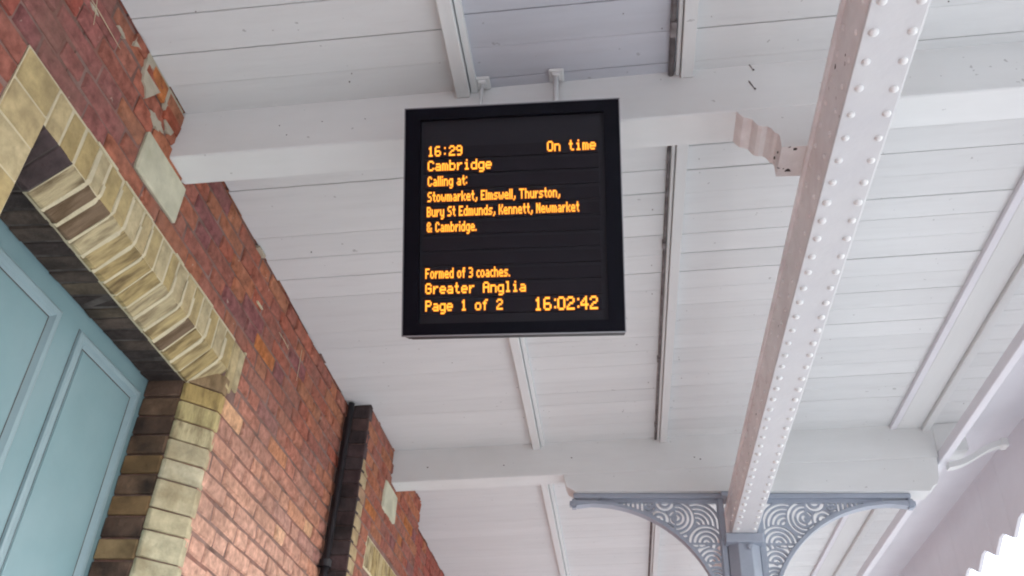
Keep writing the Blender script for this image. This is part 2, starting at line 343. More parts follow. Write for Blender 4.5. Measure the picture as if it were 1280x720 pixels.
# ------------------------------------------------------------------ column with fretwork brackets
CY = 4.333
col = thing('iron_column', 'blue grey cast iron column with lacy fretwork brackets under the far beam', 'column', (AX, CY, 0))
def P0(o): o.location = (-AX, -CY, 0); return o
m = MB(); R8 = .0735/math.cos(math.pi/8)
oc = [(AX+R8*math.cos(math.pi/8+k*math.pi/4), CY+R8*math.sin(math.pi/8+k*math.pi/4)) for k in range(8)]
P0(obj('shaft', MB().prism(oc, 'z', .25, 3.09).mesh('shaft', bevel=.003), 'iron', col))
P0(obj('base', MB().prism([(AX+(x-AX)*1.6, CY+(y-CY)*1.6) for x, y in oc], 'z', 0, .25).mesh('base', bevel=.01), 'iron', col))
P0(obj('capital', MB().box(AX-.088, AX+.088, CY-.095, CY+.088, 3.055, 3.0975).mesh('cap', bevel=.004), 'iron', col))
P0(obj('head_plate', MB().box(AX-.085, AX+.085, CY-.055, CY+.055, 3.2965, Z2-.001).mesh('head', bevel=.002), 'iron', col))
mesh = MB().prism([(AX+.022+.013*math.cos(i*math.pi/3), 3.035+.013*math.sin(i*math.pi/3)) for i in range(6)], 'y', 4.245, 4.262).mesh('bolt', bevel=.002)
P0(obj('bolt_head', mesh, 'iron', col))
EC, EZ, EA, EB = .73, 2.65, .625, .617
def arc_z(d, off=0):
    q = (EC-d)/(EA+off)
    if q <= 0: return EZ+EB+off
    if q >= 1: return EZ
    return EZ+(EB+off)*math.sqrt(1-q*q)
circ = [(.170, 3.078, .090, 90, 91), (.308, 3.203, .090, 180, 95), (.211, 3.170, .112, 135, 62), (.361, 3.284, .052, -90, 88), (.392, 3.196, .052, 120, 85), (.325, 3.275, .03, -60, 70), (.44, 3.262, .034, -90, 80), (.150, 2.985, .066, 85, 88), (.103, 3.05, .05, 0, 80), (.308, 3.203, .128, -35, 40), (.308, 3.203, .128, 40, 28), (.135, 2.905, .055, 100, 88), (.105, 2.83, .05, 60, 85), (.135, 2.76, .05, 100, 85), (.26, 3.075, .05, 30, 60)]
def fret(d, z):
    """signed field: > 0 is iron, < 0 is a pierced opening"""
    top = Z2-.038; mem = .103
    edge = min(arc_z(d, .0) and 1, 1)
    e = min(top-z, d-mem, z-arc_z(d, .018))      # distance inside the pierced field
    if e < .004: return .005
    if d > .462:
        if d > .63: return .005
        f = ((d-.462)/.0225) % 1
        s_ = min(f, 1-f)*.0225
        return max(.0056-s_, .004-e)
    for cx, cz, cr, ax, half in circ:
        r = math.hypot(d-cx, z-cz)
        if r < cr:
            p = cr/max(1, round(cr/.0215)); q = (cr-r)/p
            f = q % 1; s_ = (.5-abs(f-.5))*p          # distance to nearest ring centre
            ang = math.degrees(math.atan2(z-cz, d-cx))-ax
            ang = (ang+180) % 360-180
            ring = .0052-s_
            spoke = math.radians(abs(ang)-half)*r
            if spoke > .006 and r > .012: continue
            return max(ring, spoke, .004-e)
    # leftover triangles between the circles
    dm = min(abs(math.hypot(d-cx, z-cz)-cr) if math.hypot(d-cx, z-cz) > cr else (9 if cr > .12 else math.radians(max(0, abs((math.degrees(math.atan2(z-cz, d-cx))-ax+180) % 360-180)-half))*math.hypot(d-cx, z-cz)+.0005) for cx, cz, cr, ax, half in circ)
    return max(.0045-dm, .006-e)
def fret_mesh(sgn):
    st = .0032; nx_ = int(.60/st); nz_ = int(.66/st); d0 = .085; z0 = 2.66
    F = [[fret(d0+i*st, z0+j*st) for j in range(nz_+1)] for i in range(nx_+1)]
    V = []; idx = {}; faces = []
    hy = .009
    def vid(key, d, z):
        if key not in idx:
            idx[key] = len(V)//2; V.append((AX+sgn*d, CY-hy, z)); V.append((AX+sgn*d, CY+hy, z))
        return idx[key]
    for i in range(nx_):
        for j in range(nz_):
            cs = [(i, j), (i+1, j), (i+1, j+1), (i, j+1)]; v = [F[a][b] for a, b in cs]
            cd_, cz_ = d0+(i+.5)*st, z0+(j+.5)*st
            if cz_ < arc_z(cd_, .012) or cz_ > Z2-.022: continue
            if max(v) <= 0: continue
            pol = []; cut = []
            for k in range(4):
                (a, b), (c_, e_) = cs[k], cs[(k+1) % 4]; va, vb = v[k], v[(k+1) % 4]
                if va > 0: pol.append(vid((a, b), d0+a*st, z0+b*st))
                if (va > 0) != (vb > 0):
                    t_ = va/(va-vb); kk = tuple(sorted([(a, b), (c_, e_)]))
                    q = vid(kk, d0+(a+(c_-a)*t_)*st, z0+(b+(e_-b)*t_)*st); pol.append(q); cut.append((q, va > 0))
            if len(pol) >= 3:
                faces.append([2*q for q in pol]); faces.append([2*q+1 for q in pol][::-1])
                if len(cut) == 2: faces.append([2*cut[0][0], 2*cut[1][0], 2*cut[1][0]+1, 2*cut[0][0]+1])
    me = bpy.data.meshes.new('fretwork'); me.from_pydata(V, [], faces); me.update()
    bm = bmesh.new(); bm.from_mesh(me); bmesh.ops.recalc_face_normals(bm, faces=bm.faces); bm.to_mesh(me); bm.free()
    return me
for sgn in (-1, 1):
    br = P0(obj('bracket', MB().box(AX+sgn*.0745, AX+sgn*.815, CY-.03, CY+.03, Z2-.024, Z2-.0015).mesh('bracket_top', bevel=.003), 'iron', col))
    br['label'] = 'fretwork bracket on the side of the brick wall' if sgn < 0 else 'fretwork bracket on the side of the canopy edge'
    a_, b_ = sorted((AX+sgn*.0755, AX+sgn*.103))
    obj('upright', MB().box(a_, b_, CY-.024, CY+.024, 2.3, Z2-.025).mesh('upright', bevel=.003), 'iron', br)
    m = MB(); pts = []
    for k in range(33):
        th = math.pi/2*k/32; pts.append((EC-EA*math.sin(th), EZ+EB*math.cos(th), EC-(EA+.016)*math.sin(th), EZ+(EB+.016)*math.cos(th)))
    pts = [(.80, 3.258, .80, 3.285)]+pts+[(.105, 2.35, .089, 2.35)]
    vs_ = []; fs = []
    for (da, za, db, zb) in pts:
        vs_ += [(AX+sgn*da, CY-.026, za), (AX+sgn*da, CY+.026, za), (AX+sgn*db, CY+.026, zb), (AX+sgn*db, CY-.026, zb)]
    for i in range(len(pts)-1):
        for k in range(4): fs.append((4*i+k, 4*i+(k+1) % 4, 4*i+4+(k+1) % 4, 4*i+4+k))
    fs += [(0, 1, 2, 3), tuple(4*(len(pts)-1)+k for k in range(4))]
    obj('curved_rib', m.add(vs_, fs).mesh('curved_rib', smooth=False), 'iron', br)
    obj('fretwork', fret_mesh(sgn), 'iron', br)
    a_, b_ = sorted((AX+sgn*.79, AX+sgn*.835))
    obj('tip_scroll', MB().box(a_, b_, CY-.027, CY+.027, Z2-.072, Z2-.0245).mesh('tip', bevel=.012, segs=2), 'iron', br)

# ------------------------------------------------------------------ valance beyond the edge beam
VX = 2.0
va = thing('valance', 'pale saw-toothed timber valance hanging along the canopy edge', 'valance', (VX, 0, 0))
VO = lambda o: o
pitch = .287
bmv = MB().prism([(-pitch/2+.0003, .0), (-pitch/2+.0003, .445), (pitch/2-.0003, .445), (pitch/2-.0003, .0), (.03, .062), (-.025, .066)][::-1], 'x', -.011, .011).mesh('valance_board', bevel=.0015)
bmv.materials.append(M['fascia'])
y = 4.604-pitch*26-pitch/2+pitch/2
for k in range(60):
    o = bpy.data.objects.new('valance_board', bmv); C.objects.link(o); o.parent = va
    o.location = (random.uniform(-.002, .002), 4.604+pitch*(k-26), 3.258+random.uniform(-.004, .004))
    # notch centred at the measured saw-tooth positions
st_ = thing('curved_strap', 'white S-shaped iron strap between the edge beam and the valance', 'strap', (1.585, 4.29, 3.452))
pts = []
for k in range(13):
    t_ = k/12; pts.append((.0+.29*t_, .0, .0+.115*(t_*t_*(3-2*t_))))
vs_ = []; fs = []
for (x, y_, z) in pts: vs_ += [(x, -.024, z+.014), (x, .024, z+.014), (x, .024, z-.014), (x, -.024, z-.014)]
for i in range(12):
    for k in range(4): fs.append((4*i+k, 4*i+(k+1) % 4, 4*i+4+(k+1) % 4, 4*i+4+k))
fs += [(0, 1, 2, 3), (48, 49, 50, 51)]
obj('strap_bar', MB().add(vs_, fs).mesh('strap'), 'rib', st_)
obj('strap_foot', MB().box(.27, .305, -.03, .03, .095, .14).mesh('strap_foot', bevel=.006), 'rib', st_)

# ------------------------------------------------------------------ brick wall
wall = thing('brick_wall', 'old red brick station wall with yellow brick dressings round the teal door', 'wall', (WX, 0, 0))
WO = []
def wobj(name, me, m, parent=wall, **k):
    o = obj(name, me, m, parent, **k)
    if parent is wall: o.matrix_parent_inverse = Matrix.Translation((-WX, 0, 0))
    return o
LT, LB, CH = 3.144, 3.026, .084       # lintel face top, lintel arris, chamfer size
OY0, OY1 = 1.342, 2.490               # opening arrises in the wall face
IN = .006
ix = WX-IN
# cores (mortar) behind the faces
wobj('wall_core', MB().prism([(ix, 3.745), (ix, OY1+.004), (WX-CH-IN, OY1-CH+.004+IN), (-1.75, OY1-CH+.004+IN), (-1.75, 3.745)], 'z', 0, 3.70).mesh('core'), 'mortar_red')
wobj('wall_core', MB().prism([(ix, -4), (ix, OY0-.004), (WX-CH-IN, OY0+CH-.004-IN), (-1.75, OY0+CH-.004-IN), (-1.75, -4)], 'z', 0, 3.70).mesh('core'), 'mortar_red')
wobj('wall_core', MB().box(-1.75, ix-.0005, OY0, OY1, LT, 3.70).mesh('core'), 'mortar_red')
wobj('lintel_bedding', MB().prism([(WX-.0015, LT+.004), (WX-.0015, LB+.002), (WX-CH-.0015, LB-CH+.002), (-1.40, LB-CH+.002), (-1.40, LT+.004)], 'y', 1.477, OY1-.002).mesh('bed', jitter=.0), 'mortar_cream')
wobj('lintel_bedding', MB().prism([(WX-.003, LT+.004), (WX-.003, LB+.002), (WX-CH-.003, LB-CH+.002), (-1.40, LB-CH+.002), (-1.40, LT+.004)], 'y', OY0+.002, 1.4765).mesh('bed'), 'mortar_dark')  # dark bed at the near end, part of the same painted shadow
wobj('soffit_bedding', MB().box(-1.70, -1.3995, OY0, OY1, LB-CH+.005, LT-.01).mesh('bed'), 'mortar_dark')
PX = -1.184                            # projecting pier
PY0, PY1 = 3.745, 5.0
wobj('pier_core', MB().box(-1.75, PX-IN, PY0+IN, PY1-IN, 0, 3.70).mesh('core'), 'mortar_red')
wobj('wall_core', MB().box(-1.75, ix, PY1-IN, 14, 0, 3.70).mesh('core'), 'mortar_red')
# brick shapes: a few jittered variants, shared
def brick_mesh(L, H, D=.06, j=.0030, sub=3):
    bm = bmesh.new(); bmesh.ops.create_cube(bm, size=1)
    bmesh.ops.scale(bm, vec=(D, L, H), verts=bm.verts)
    bmesh.ops.bevel(bm, geom=[e for e in bm.edges if all(v.co.x > 0 for v in e.verts)], offset=.007, segments=1, affect='EDGES')
    for v in bm.verts:
        v.co += Vector((random.uniform(-1, 1)*j*.8, random.uniform(-1, 1)*j, random.uniform(-1, 1)*j))
    bmesh.ops.translate(bm, vec=(-D/2, 0, 0), verts=bm.verts)
    me = bpy.data.meshes.new('brick'); bm.to_mesh(me); bm.free(); return me
HC = .0657; BL = .2085; HD = .1015; JT = .009
stock = {('s', i): brick_mesh(BL-JT, HC-JT) for i in range(9)}
stock.update({('h', i): brick_mesh(HD-JT, HC-JT) for i in range(9)})
for me in stock.values(): me.materials.append(M['brick'])
reds = [(.34, .125, .085), (.38, .145, .090), (.35, .12, .08), (.31, .12, .09), (.30, .115, .085), (.39, .15, .085), (.37, .155, .09), (.36, .115, .075), (.34, .14, .10)]
def brick_col(y, z):
    c = list(random.choice(reds))
    r = random.random()
    if r < .035: c = [.44, .16, .06]
    elif r < .09: c = [.25, .10, .095]
    if y < 1.5 and z > 3.14 and r > .10: c = [.27+random.uniform(-.02, .04), .115, .10]
    pale = max(0, min(1, (3.22-z)/.65))*.78*max(0, min(1, 1-(y-3.4)/.6)) if y > 2.4 else 0   # lens glare painted into the brick colour, paler low on the wall
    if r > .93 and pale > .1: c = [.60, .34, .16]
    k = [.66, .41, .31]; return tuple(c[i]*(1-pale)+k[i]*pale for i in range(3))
bricks = []
def course(plane, z0, ints, shift, brick_axis='Y'):
    """fill Y intervals of one course with alternating stretchers and headers"""
    zc = z0+HC/2
    for (a, b) in ints:
        start = math.floor((a-shift)/(BL+HD))*(BL+HD)+shift; y = start; s = True
        while y < b:
            L = BL if s else HD; lo, hi = max(y, a), min(y+L, b)
            if hi-lo > .028:
                bricks.append((plane, lo, hi, zc, s and hi-lo > BL-.001, (not s) and hi-lo > HD-.001))
            y += L; s = not s
def sub(ints, a, b):
    out = []
    for x, y in ints:
        if b <= x or a >= y: out.append((x, y)); continue
        if x < a: out.append((x, a))
        if b < y: out.append((b, y))
    return out
PAD1 = (1.685, 1.945, 3.2097, 3.341); PAD2 = (4.16, 4.42, 3.19, 3.345)
nz0 = 0
for k in range(-6, 47):
    z0 = LT-k*HC; zc = z0+HC/2
    if z0 < 0: break
    sh = [0, .155][k % 2]+random.uniform(-.01, .01)
    A = [(-.6, 3.742)]
    if z0 < LT-.01: A = sub(A, OY0-.13, OY1+(.098 if z0 > 2.93 else .002))
    if z0+HC > 3.545+.01*0 and z0 > 3.50: pass
    if PAD1[2]-.01 < zc < PAD1[3]: A = sub(A, PAD1[0], PAD1[1])
    course('A', z0, A, sh)
    Bq = [(PY0+.002, PY1)]
    if PAD2[2] < zc < PAD2[3]: Bq = sub(Bq, PAD2[0], PAD2[1])
    if zc < 3.20: Bq = sub(Bq, PY0, PY0+.118 if k % 2 else PY0+.105)
    if zc < 2.99: Bq = sub(Bq, 3.99, PY1)
    course('B', z0, Bq, sh)
    course('A', z0, [(PY1+.0, 7.6)], sh)
def visible(pl, y0, y1, z):
    y = (y0+y1)/2
    P = Vector(((WX if pl == 'A' else PX), y, z-1.6)); q = Rm.transposed() @ P
    if q.z > -.1: return False
    u_ = q.x/-q.z*LENS/36; v_ = q.y/-q.z*LENS/36
    if pl == 'A' and y > PY0 and y < 5.6: return False
    return abs(u_) < .515 and abs(v_) < .30
far = MB(); nv = 0
vis = sorted([b for b in bricks if visible(*b[:3], b[3])], key=lambda b: b[1])
keep = set(map(id, vis[:292]))
for b in bricks:
    pl, lo, hi, zc, st, hd = b; x = WX if pl == 'A' else PX; yc = (lo+hi)/2
    if id(b) in keep:
        if st: me = stock[('s', random.randrange(9))]
        elif hd: me = stock[('h', random.randrange(9))]
        else: me = brick_mesh(hi-lo-JT, HC-JT); me.materials.append(M['brick'])
        o = bpy.data.objects.new('brick', me); C.objects.link(o); o.parent = wall; o.matrix_parent_inverse = Matrix.Translation((-WX, 0, 0))
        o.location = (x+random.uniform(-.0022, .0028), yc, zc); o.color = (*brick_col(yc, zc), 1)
        if 3.49 < zc < 3.54 or zc >= 3.538: o.location.x += random.uniform(-.004, .010)
        nv += 1
    else: far.box(x-.05, x+random.uniform(-.002, .002), lo+JT/2, hi-JT/2, zc-(HC-JT)/2, zc+(HC-JT)/2)
print('visible bricks', nv, 'of', len(vis), 'rest', len(far.f)//6)
o = wobj('brickwork', far.mesh('brickwork'), 'brick', kind='stuff', color=(.34, .10, .075))
# return face of the pier: sooty bricks
def jb(x0, x1, y0, y1, z0, z1, name, m, colour, bev=.004, jit=.0012, parent=wall):
    return wobj(name, MB().box(x0, x1, y0, y1, z0, z1).mesh(name, bevel=bev, jitter=jit), m, parent, color=colour)
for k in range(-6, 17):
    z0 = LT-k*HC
    jb(WX-.02, PX-.0005, PY0-.002, PY0+.05, z0+.0015, z0+HC-.0015, 'brick', 'sooty_shaded', random.choice([(.085, .055, .055), (.075, .055, .055), (.095, .06, .055)]))
cream = [(.46, .36, .18), (.50, .40, .22), (.44, .34, .16), (.48, .40, .24), (.42, .32, .15)]
for k in range(-1, 16):      # pier quoins
    z0 = 3.144-k*HC
    jb(PX-.05, PX+.001, PY0+.001, PY0+(.118 if k % 2 else .105)-JT, z0+JT/2, z0+HC-JT/2, 'quoin', 'tan', random.choice([(.40, .30, .17), (.42, .26, .16), (.44, .34, .20)]))
for i in range(16):          # lintel on the pier
    y0 = 3.995+i*.0625
    if y0+.0625 < PY1: jb(PX-.05, PX+.001, y0+JT/2, y0+.0625-JT/2, 2.85, 2.985, 'lintel_brick', 'dressing', random.choice(cream))
wobj('lintel_bedding', MB().box(PX-.06, PX-.003, 3.99, PY1-.01, 2.84, 2.99).mesh('bed'), 'mortar_cream')
# lintel: chamfered yellow bricks on edge
y0 = OY0+.004; i = 0
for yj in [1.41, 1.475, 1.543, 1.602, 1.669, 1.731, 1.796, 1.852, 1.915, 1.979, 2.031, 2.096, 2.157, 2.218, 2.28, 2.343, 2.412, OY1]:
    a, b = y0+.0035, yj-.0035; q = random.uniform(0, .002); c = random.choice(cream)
    if yj < 1.5: c = (.07, .05, .05)  # shadow at the near end painted into the first chamfer bricks
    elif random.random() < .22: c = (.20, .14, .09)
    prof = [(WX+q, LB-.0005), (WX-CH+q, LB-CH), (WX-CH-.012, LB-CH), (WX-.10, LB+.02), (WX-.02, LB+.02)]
    wobj('lintel_brick', MB().prism(prof, 'y', a, b).mesh('lintel_brick', bevel=.003, jitter=.0016), 'dressing' if yj > 1.5 else 'sooty_shaded', color=c)
    wobj('lintel_brick', MB().box(WX-.015, WX+q*.6, a+.001, b-.001, LB+.001, LT-.003).mesh('lintel_brick', bevel=.003, jitter=.0012), 'tan', color=random.choice(cream))
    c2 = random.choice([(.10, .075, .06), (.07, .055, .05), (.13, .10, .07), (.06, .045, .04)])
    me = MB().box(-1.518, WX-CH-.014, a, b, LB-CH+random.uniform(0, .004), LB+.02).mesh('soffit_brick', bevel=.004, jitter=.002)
    wobj('soffit_brick', me, 'sooty_shaded', color=c2)
    y0 = yj
# top bed line of pale mortar, broken
yy = 1.30
while yy < 2.58:
    L = random.uniform(.05, .22)
    if random.random() < .75: wobj('mortar_fillet', MB().box(WX-.004, WX+.0028, yy, min(yy+L, 2.585), LT-.003, LT+.0035).mesh('fillet', jitter=.0012), 'mortar_cream')
    yy += L+random.uniform(.01, .05)
wobj('lintel_bedding', MB().box(-1.36, WX-.002, OY0+.001, 1.4766, LB+.003, LT+.003).mesh('bed'), 'mortar_cream')
wobj('quoin_bedding', MB().box(-1.36, WX-.0015, OY0-.131, OY0-.0005, 0, LT+.002).mesh('bed'), 'mortar_cream')
# white mortar ridges standing proud between some lintel bricks
for yj in [1.543, 1.602, 1.669, 1.731, 1.796, 1.852, 2.031, 2.096, 2.157, 2.28, 2.412]:
    w_ = random.uniform(.0045, .0075); o_ = random.uniform(.0025, .004)
    m = MB().prism([(WX-CH-.004, LB-CH-o_), (WX-CH*.1, LB-CH*.1-.001-o_), (WX+o_, LB+.01), (WX+o_, LB+random.uniform(.03, .115)), (WX-.004, LB+.03), (WX-.02, LB)], 'y', yj-w_, yj+w_)
    wobj('mortar_ridge', m.mesh('ridge', jitter=.0016), 'mortar_cream')
# end pieces of the lintel and the near jamb
jb(WX-.05, WX+.001, OY1+.002, OY1+.05, 2.965, LT-.002, 'quoin', 'tan', cream[1]); jb(WX-.05, WX+.001, OY1+.053, OY1+.096, 2.99, LT-.002, 'quoin', 'tan', cream[3])
for k in range(0, 30):
    z1 = LT-k*.131*.75; z0 = z1-.131*.75
    if z1 < .05: break
    jb(WX-.05, WX+.0015, OY0-.128, OY0-(0 if k > 0 else .0), z0+.002, z1-.002, 'quoin', 'tan', random.choice(cream))
# far jamb: chamfered blocks (cream) and sooty reveal bricks
z1 = LB-.02; k = 0
while z1 > .1:
    hgt = HC*(1 if k < 5 else [1.25, 1, 1.4, 1][k % 4]); z0 = max(z1-hgt, .0)
    c = [(.30, .21, .12), (.42, .31, .13), (.48, .40, .20), (.50, .43, .26)][k] if k < 4 else random.choice([(.48, .43, .29), (.46, .40, .26), (.49, .44, .31), (.44, .38, .25)])
    q = random.uniform(0, .0015)
    prof = [(WX+q, OY1+.03), (WX+q, OY1), (WX-CH+q, OY1-CH), (WX-CH-.012, OY1-CH), (WX-.10, OY1+.03)]
    wobj('jamb_block', MB().prism(prof, 'z', z0+.0025, z1-.0025).mesh('jamb_block', bevel=.003, jitter=.001), 'dressing' if k < 4 else 'tan', color=c)
    z1 = z0; k += 1
z1 = LB-CH+.01; k = 0
while z1 > .1:
    z0 = z1-HC
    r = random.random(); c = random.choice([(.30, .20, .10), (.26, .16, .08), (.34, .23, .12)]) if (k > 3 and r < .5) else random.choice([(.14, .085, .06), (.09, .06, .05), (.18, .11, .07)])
    wobj('reveal_brick', MB().box(-1.518, WX-CH-.014, OY1-CH-random.uniform(0, .003), OY1-.02, z0+.003, z1-.003).mesh('reveal_brick', bevel=.004, jitter=.0015), 'dressing' if c[0] > .2 else 'sooty_shaded', color=c)
    z1 = z0; k += 1
z1 = LB-CH
while z1 > .1:
    wobj('reveal_brick', MB().box(-1.518, WX-CH-.014, OY0+.02, OY0+CH, z1-HC+.003, z1-.003).mesh('reveal_brick', bevel=.004), 'sooty_shaded', color=(.1, .07, .06)); z1 -= HC
# padstones
jb(WX-.05, WX+.006, PAD1[0]+.003, PAD1[1]-.003, PAD1[2]+.003, PAD1[3]+.0095, 'padstone', 'stone', None, bev=.006, jit=.0018)
jb(PX-.05, PX+.006, PAD2[0]+.003, PAD2[1]-.003, PAD2[2]+.002, PAD2[3]-.003, 'padstone', 'stone', None, bev=.008, jit=.003)
# ragged mortar smears near the top of the wall
def smear(pts, m, x=WX, th=.005):
    k = len(pts); vs_ = [(x+th, a+random.uniform(-.003, .003), b) for a, b in pts]+[(x-.01, a, b) for a, b in pts]
    wobj('mortar_smear', MB().add(vs_, [tuple(range(k)), tuple(range(k, 2*k))[::-1]]+[(i, (i+1) % k, k+(i+1) % k, k+i) for i in range(k)]).mesh('smear'), m)
def blob(yc, zc, ry, rz, m, x=WX, k=14, th=.004):
    smear([(yc+ry*math.cos(2*math.pi*i/k)*random.uniform(.7, 1.2), zc+rz*math.sin(2*math.pi*i/k)*random.uniform(.6, 1.2)) for i in range(k)], m, x, th)
M['smear'] = mat('grey_mortar_smear', (.42, .37, .28), .95, var=.2, vscale=20, bump=.6, bscale=60)
up = [(1.50+.30*i/12, 3.537-.0*i) for i in range(13)]
lo = [(1.80-.30*i/14, 3.455-.035*math.sin(i*.9)+random.uniform(-.018, .018)+(.03 if i > 10 else 0)) for i in range(15)]
smear(up+lo, 'smear', th=.0045)
blob(1.70, 3.395, .04, .018, 'smear', k=22); blob(1.44, 3.47, .02, .008, 'smear', k=18)
for (ya, za, L_, h_, cc) in ((1.585, 3.475, .095, .040, (.34, .11, .07)), (1.72, 3.44, .10, .045, (.34, .10, .06)), (1.50, 3.505, .07, .03, (.32, .12, .08))):
    o = wobj('brick', brick_mesh(L_, h_, j=.005), 'brick', color=cc); o.location = (WX+.008, ya+L_/2, za+h_/2)
blob(1.33, 3.42, .02, .004, 'smear'); blob(2.6, 3.36, .03, .003, 'mortar_cream')
for (ya, za, yb, zb) in ((1.215, 3.425, 1.46, 3.425), (1.32, 3.45, 1.345, 3.38), (2.80, 3.37, 2.92, 3.365), (3.05, 3.44, 3.06, 3.30)):
    wobj('pale_scratch', MB().tube([(WX+.004, ya, za), (WX+.0045, (ya+yb)/2, (za+zb)/2+.003), (WX+.004, yb, zb)], [.0008, .0013, .0007], 5).mesh('scratch'), 'mortar_cream')
# ragged fillet where the brickwork meets the boards
yy = 1.0
while yy < 3.74:
    L = random.uniform(.02, .09)
    if random.random() < .5 and not (B1-.02 < yy+L/2 < B1+BW+.02): wobj('mortar_crumb', MB().box(WX-.01, WX+random.uniform(.002, .012), yy, yy+L, ce(WX)-random.uniform(.006, .016), ce(WX)-.001).mesh('crumb', jitter=.003), random.choice(['smear', 'mortar_red']))
    yy += L+random.uniform(.01, .12)

# door
dr = wobj('door', MB().box(-1.60, -1.530, 1.36, 2.46, 0, 3.0).mesh('door_frame'), 'door')
DX = -1.518
def dobj(name, me, m='door'): return obj(name, me, m, dr)
dobj('leaf', MB().box(-1.5299, DX, 1.385, 2.445, .01, 2.99).mesh('leaf', bevel=.002))
def ring(y0, y1, z0, z1, w_, nm):
    prof = [(0, 0), (0.003, .009), (.010, .012), (w_-.016, .011), (w_-.010, .004), (w_-.007, .007), (w_, 0)]    # inset from outer edge, height
    vs_ = []; fs = []; k = len(prof)
    for ins, hh in prof:
        for (a, b) in ((y0+ins, z0+ins), (y1-ins, z0+ins), (y1-ins, z1-ins), (y0+ins, z1-ins)): vs_.append((DX-.001+hh, a, b))
    for j in range(k-1):
        for c in range(4): fs.append((4*j+c, 4*j+(c+1) % 4, 4*j+4+(c+1) % 4, 4*j+4+c))
    dobj(nm, MB().add(vs_, fs).mesh('moulding'), 'moulding')
    g_ = .0018; fs = []; vs_ = []
    for (gy0, gy1, gz0, gz1, nm2) in ((y0-g_, y1+g_, z0-g_, z1+g_, 'groove'), (y0+w_-.001, y1-w_+.001, z0+w_-.001, z1-w_+.001, 'groove')):
        t_ = g_*1.9
        dobj(nm2, MB().add([(DX+.0006, gy0, gz0), (DX+.0006, gy1, gz0), (DX+.0006, gy1, gz1), (DX+.0006, gy0, gz1), (DX+.0006, gy0+t_, gz0+t_), (DX+.0006, gy1-t_, gz0+t_), (DX+.0006, gy1-t_, gz1-t_), (DX+.0006, gy0+t_, gz1-t_)],
            [(0, 1, 5, 4), (1, 2, 6, 5), (2, 3, 7, 6), (3, 0, 4, 7)]).mesh('groove'), 'mortar_dark')
    dobj('panel', MB().box(DX-.0005, DX+.003, y0+w_+.006, y1-w_-.006, z0+w_+.006, z1-w_-.006).mesh('panel', bevel=.002))
ring(1.52, 1.905, 1.15, 2.885, .040, 'moulding'); ring(2.000, 2.378, 1.15, 2.888, .040, 'moulding')
ring(1.52, 1.905, .2, 1.0, .040, 'moulding'); ring(2.000, 2.378, .2, 1.0, .040, 'moulding')

# black pipe in the corner of the pier
pp = thing('downpipe', 'thin black pipe in the corner where the brick pier steps forward', 'pipe', (-1.268, 3.705, 0))
obj('pipe_tube', MB().tube([(0, 0, 0), (0, 0, 3.53)], .015, 12).mesh('pipe', smooth=True), 'pipe', pp)
for z in (.5, 1.6, 2.75): obj('pipe_clip', MB().tube([(0, 0, z), (0, 0, z+.03)], .025, 12).box(-.03, .0, -.008, .008, z, z+.03).mesh('clip'), 'pipe', pp)

# ------------------------------------------------------------------ departure display
TL = Vector((-.544, 1.636, 1.6+1.726)); TT = math.radians(25)
ex = Vector((1, 0, 0)); ey = Vector((0, -math.sin(TT), math.cos(TT))); en = Vector((0, -math.cos(TT), -math.sin(TT)))   # right, up, out of the screen
dsp = bpy.data.objects.new('departure_display', None); C.objects.link(dsp)
dsp['label'] = 'black hanging departure display with amber text, tilted down towards the platform'; dsp['category'] = 'display'
dsp.matrix_world = Matrix(((ex.x, ey.x, -en.x*-1, TL.x), (ex.y, ey.y, en.y, TL.y), (ex.z, ey.z, en.z, TL.z), (0, 0, 0, 1)))
DW, DH = .5635, .6055
def d(name, mb, m, parent=dsp, **k): return obj(name, mb.mesh(name, **k), m, parent)
fr_ = .012
m = MB(); 
for (a, b, c_, e_) in ((0, DW, -fr_*0-.030, 0), (0, DW, -DH, -DH+.030), (0, .040, -DH+.030, -.030), (DW-.040, DW, -DH+.030, -.030)): m.box(a, b, c_, e_, -.075, -.0045)
m.box(.002, DW-.002, -DH+.002, -.002, -.11, -.0755)
d('housing', m, 'housing')
m = MB()
e_ = .0025
m.box(-e_, 0-.0002, -DH-e_, e_, -.012, -.0005).box(DW+.0002, DW+e_, -DH-e_, e_, -.012, -.0005).box(0, DW, .0002, e_, -.012, -.0005).box(0, DW, -DH-e_, -DH-.0002, -.012, -.0005)
d('edge_trim', m, 'trim')
d('pane', MB().box(.001, DW-.001, -DH+.001, -.001, -.0042, -.0012), 'pane')
d('led_backplate', MB().box(.040, DW-.040, -DH+.030, -.030, -.022, -.018), 'backplate')
rowp = .0412; base = [-.1297-rowp*i for i in range(11)]
base[10] = -.5435
for i, b in enumerate(base): d('led_row', MB().box(.048, .508, b-.0065, b+.0250, -.0175, -.0130), 'module')
d('rear_mount', MB().box(.08, DW-.10, -.33, -.05, -.15, -.1105), 'housing')
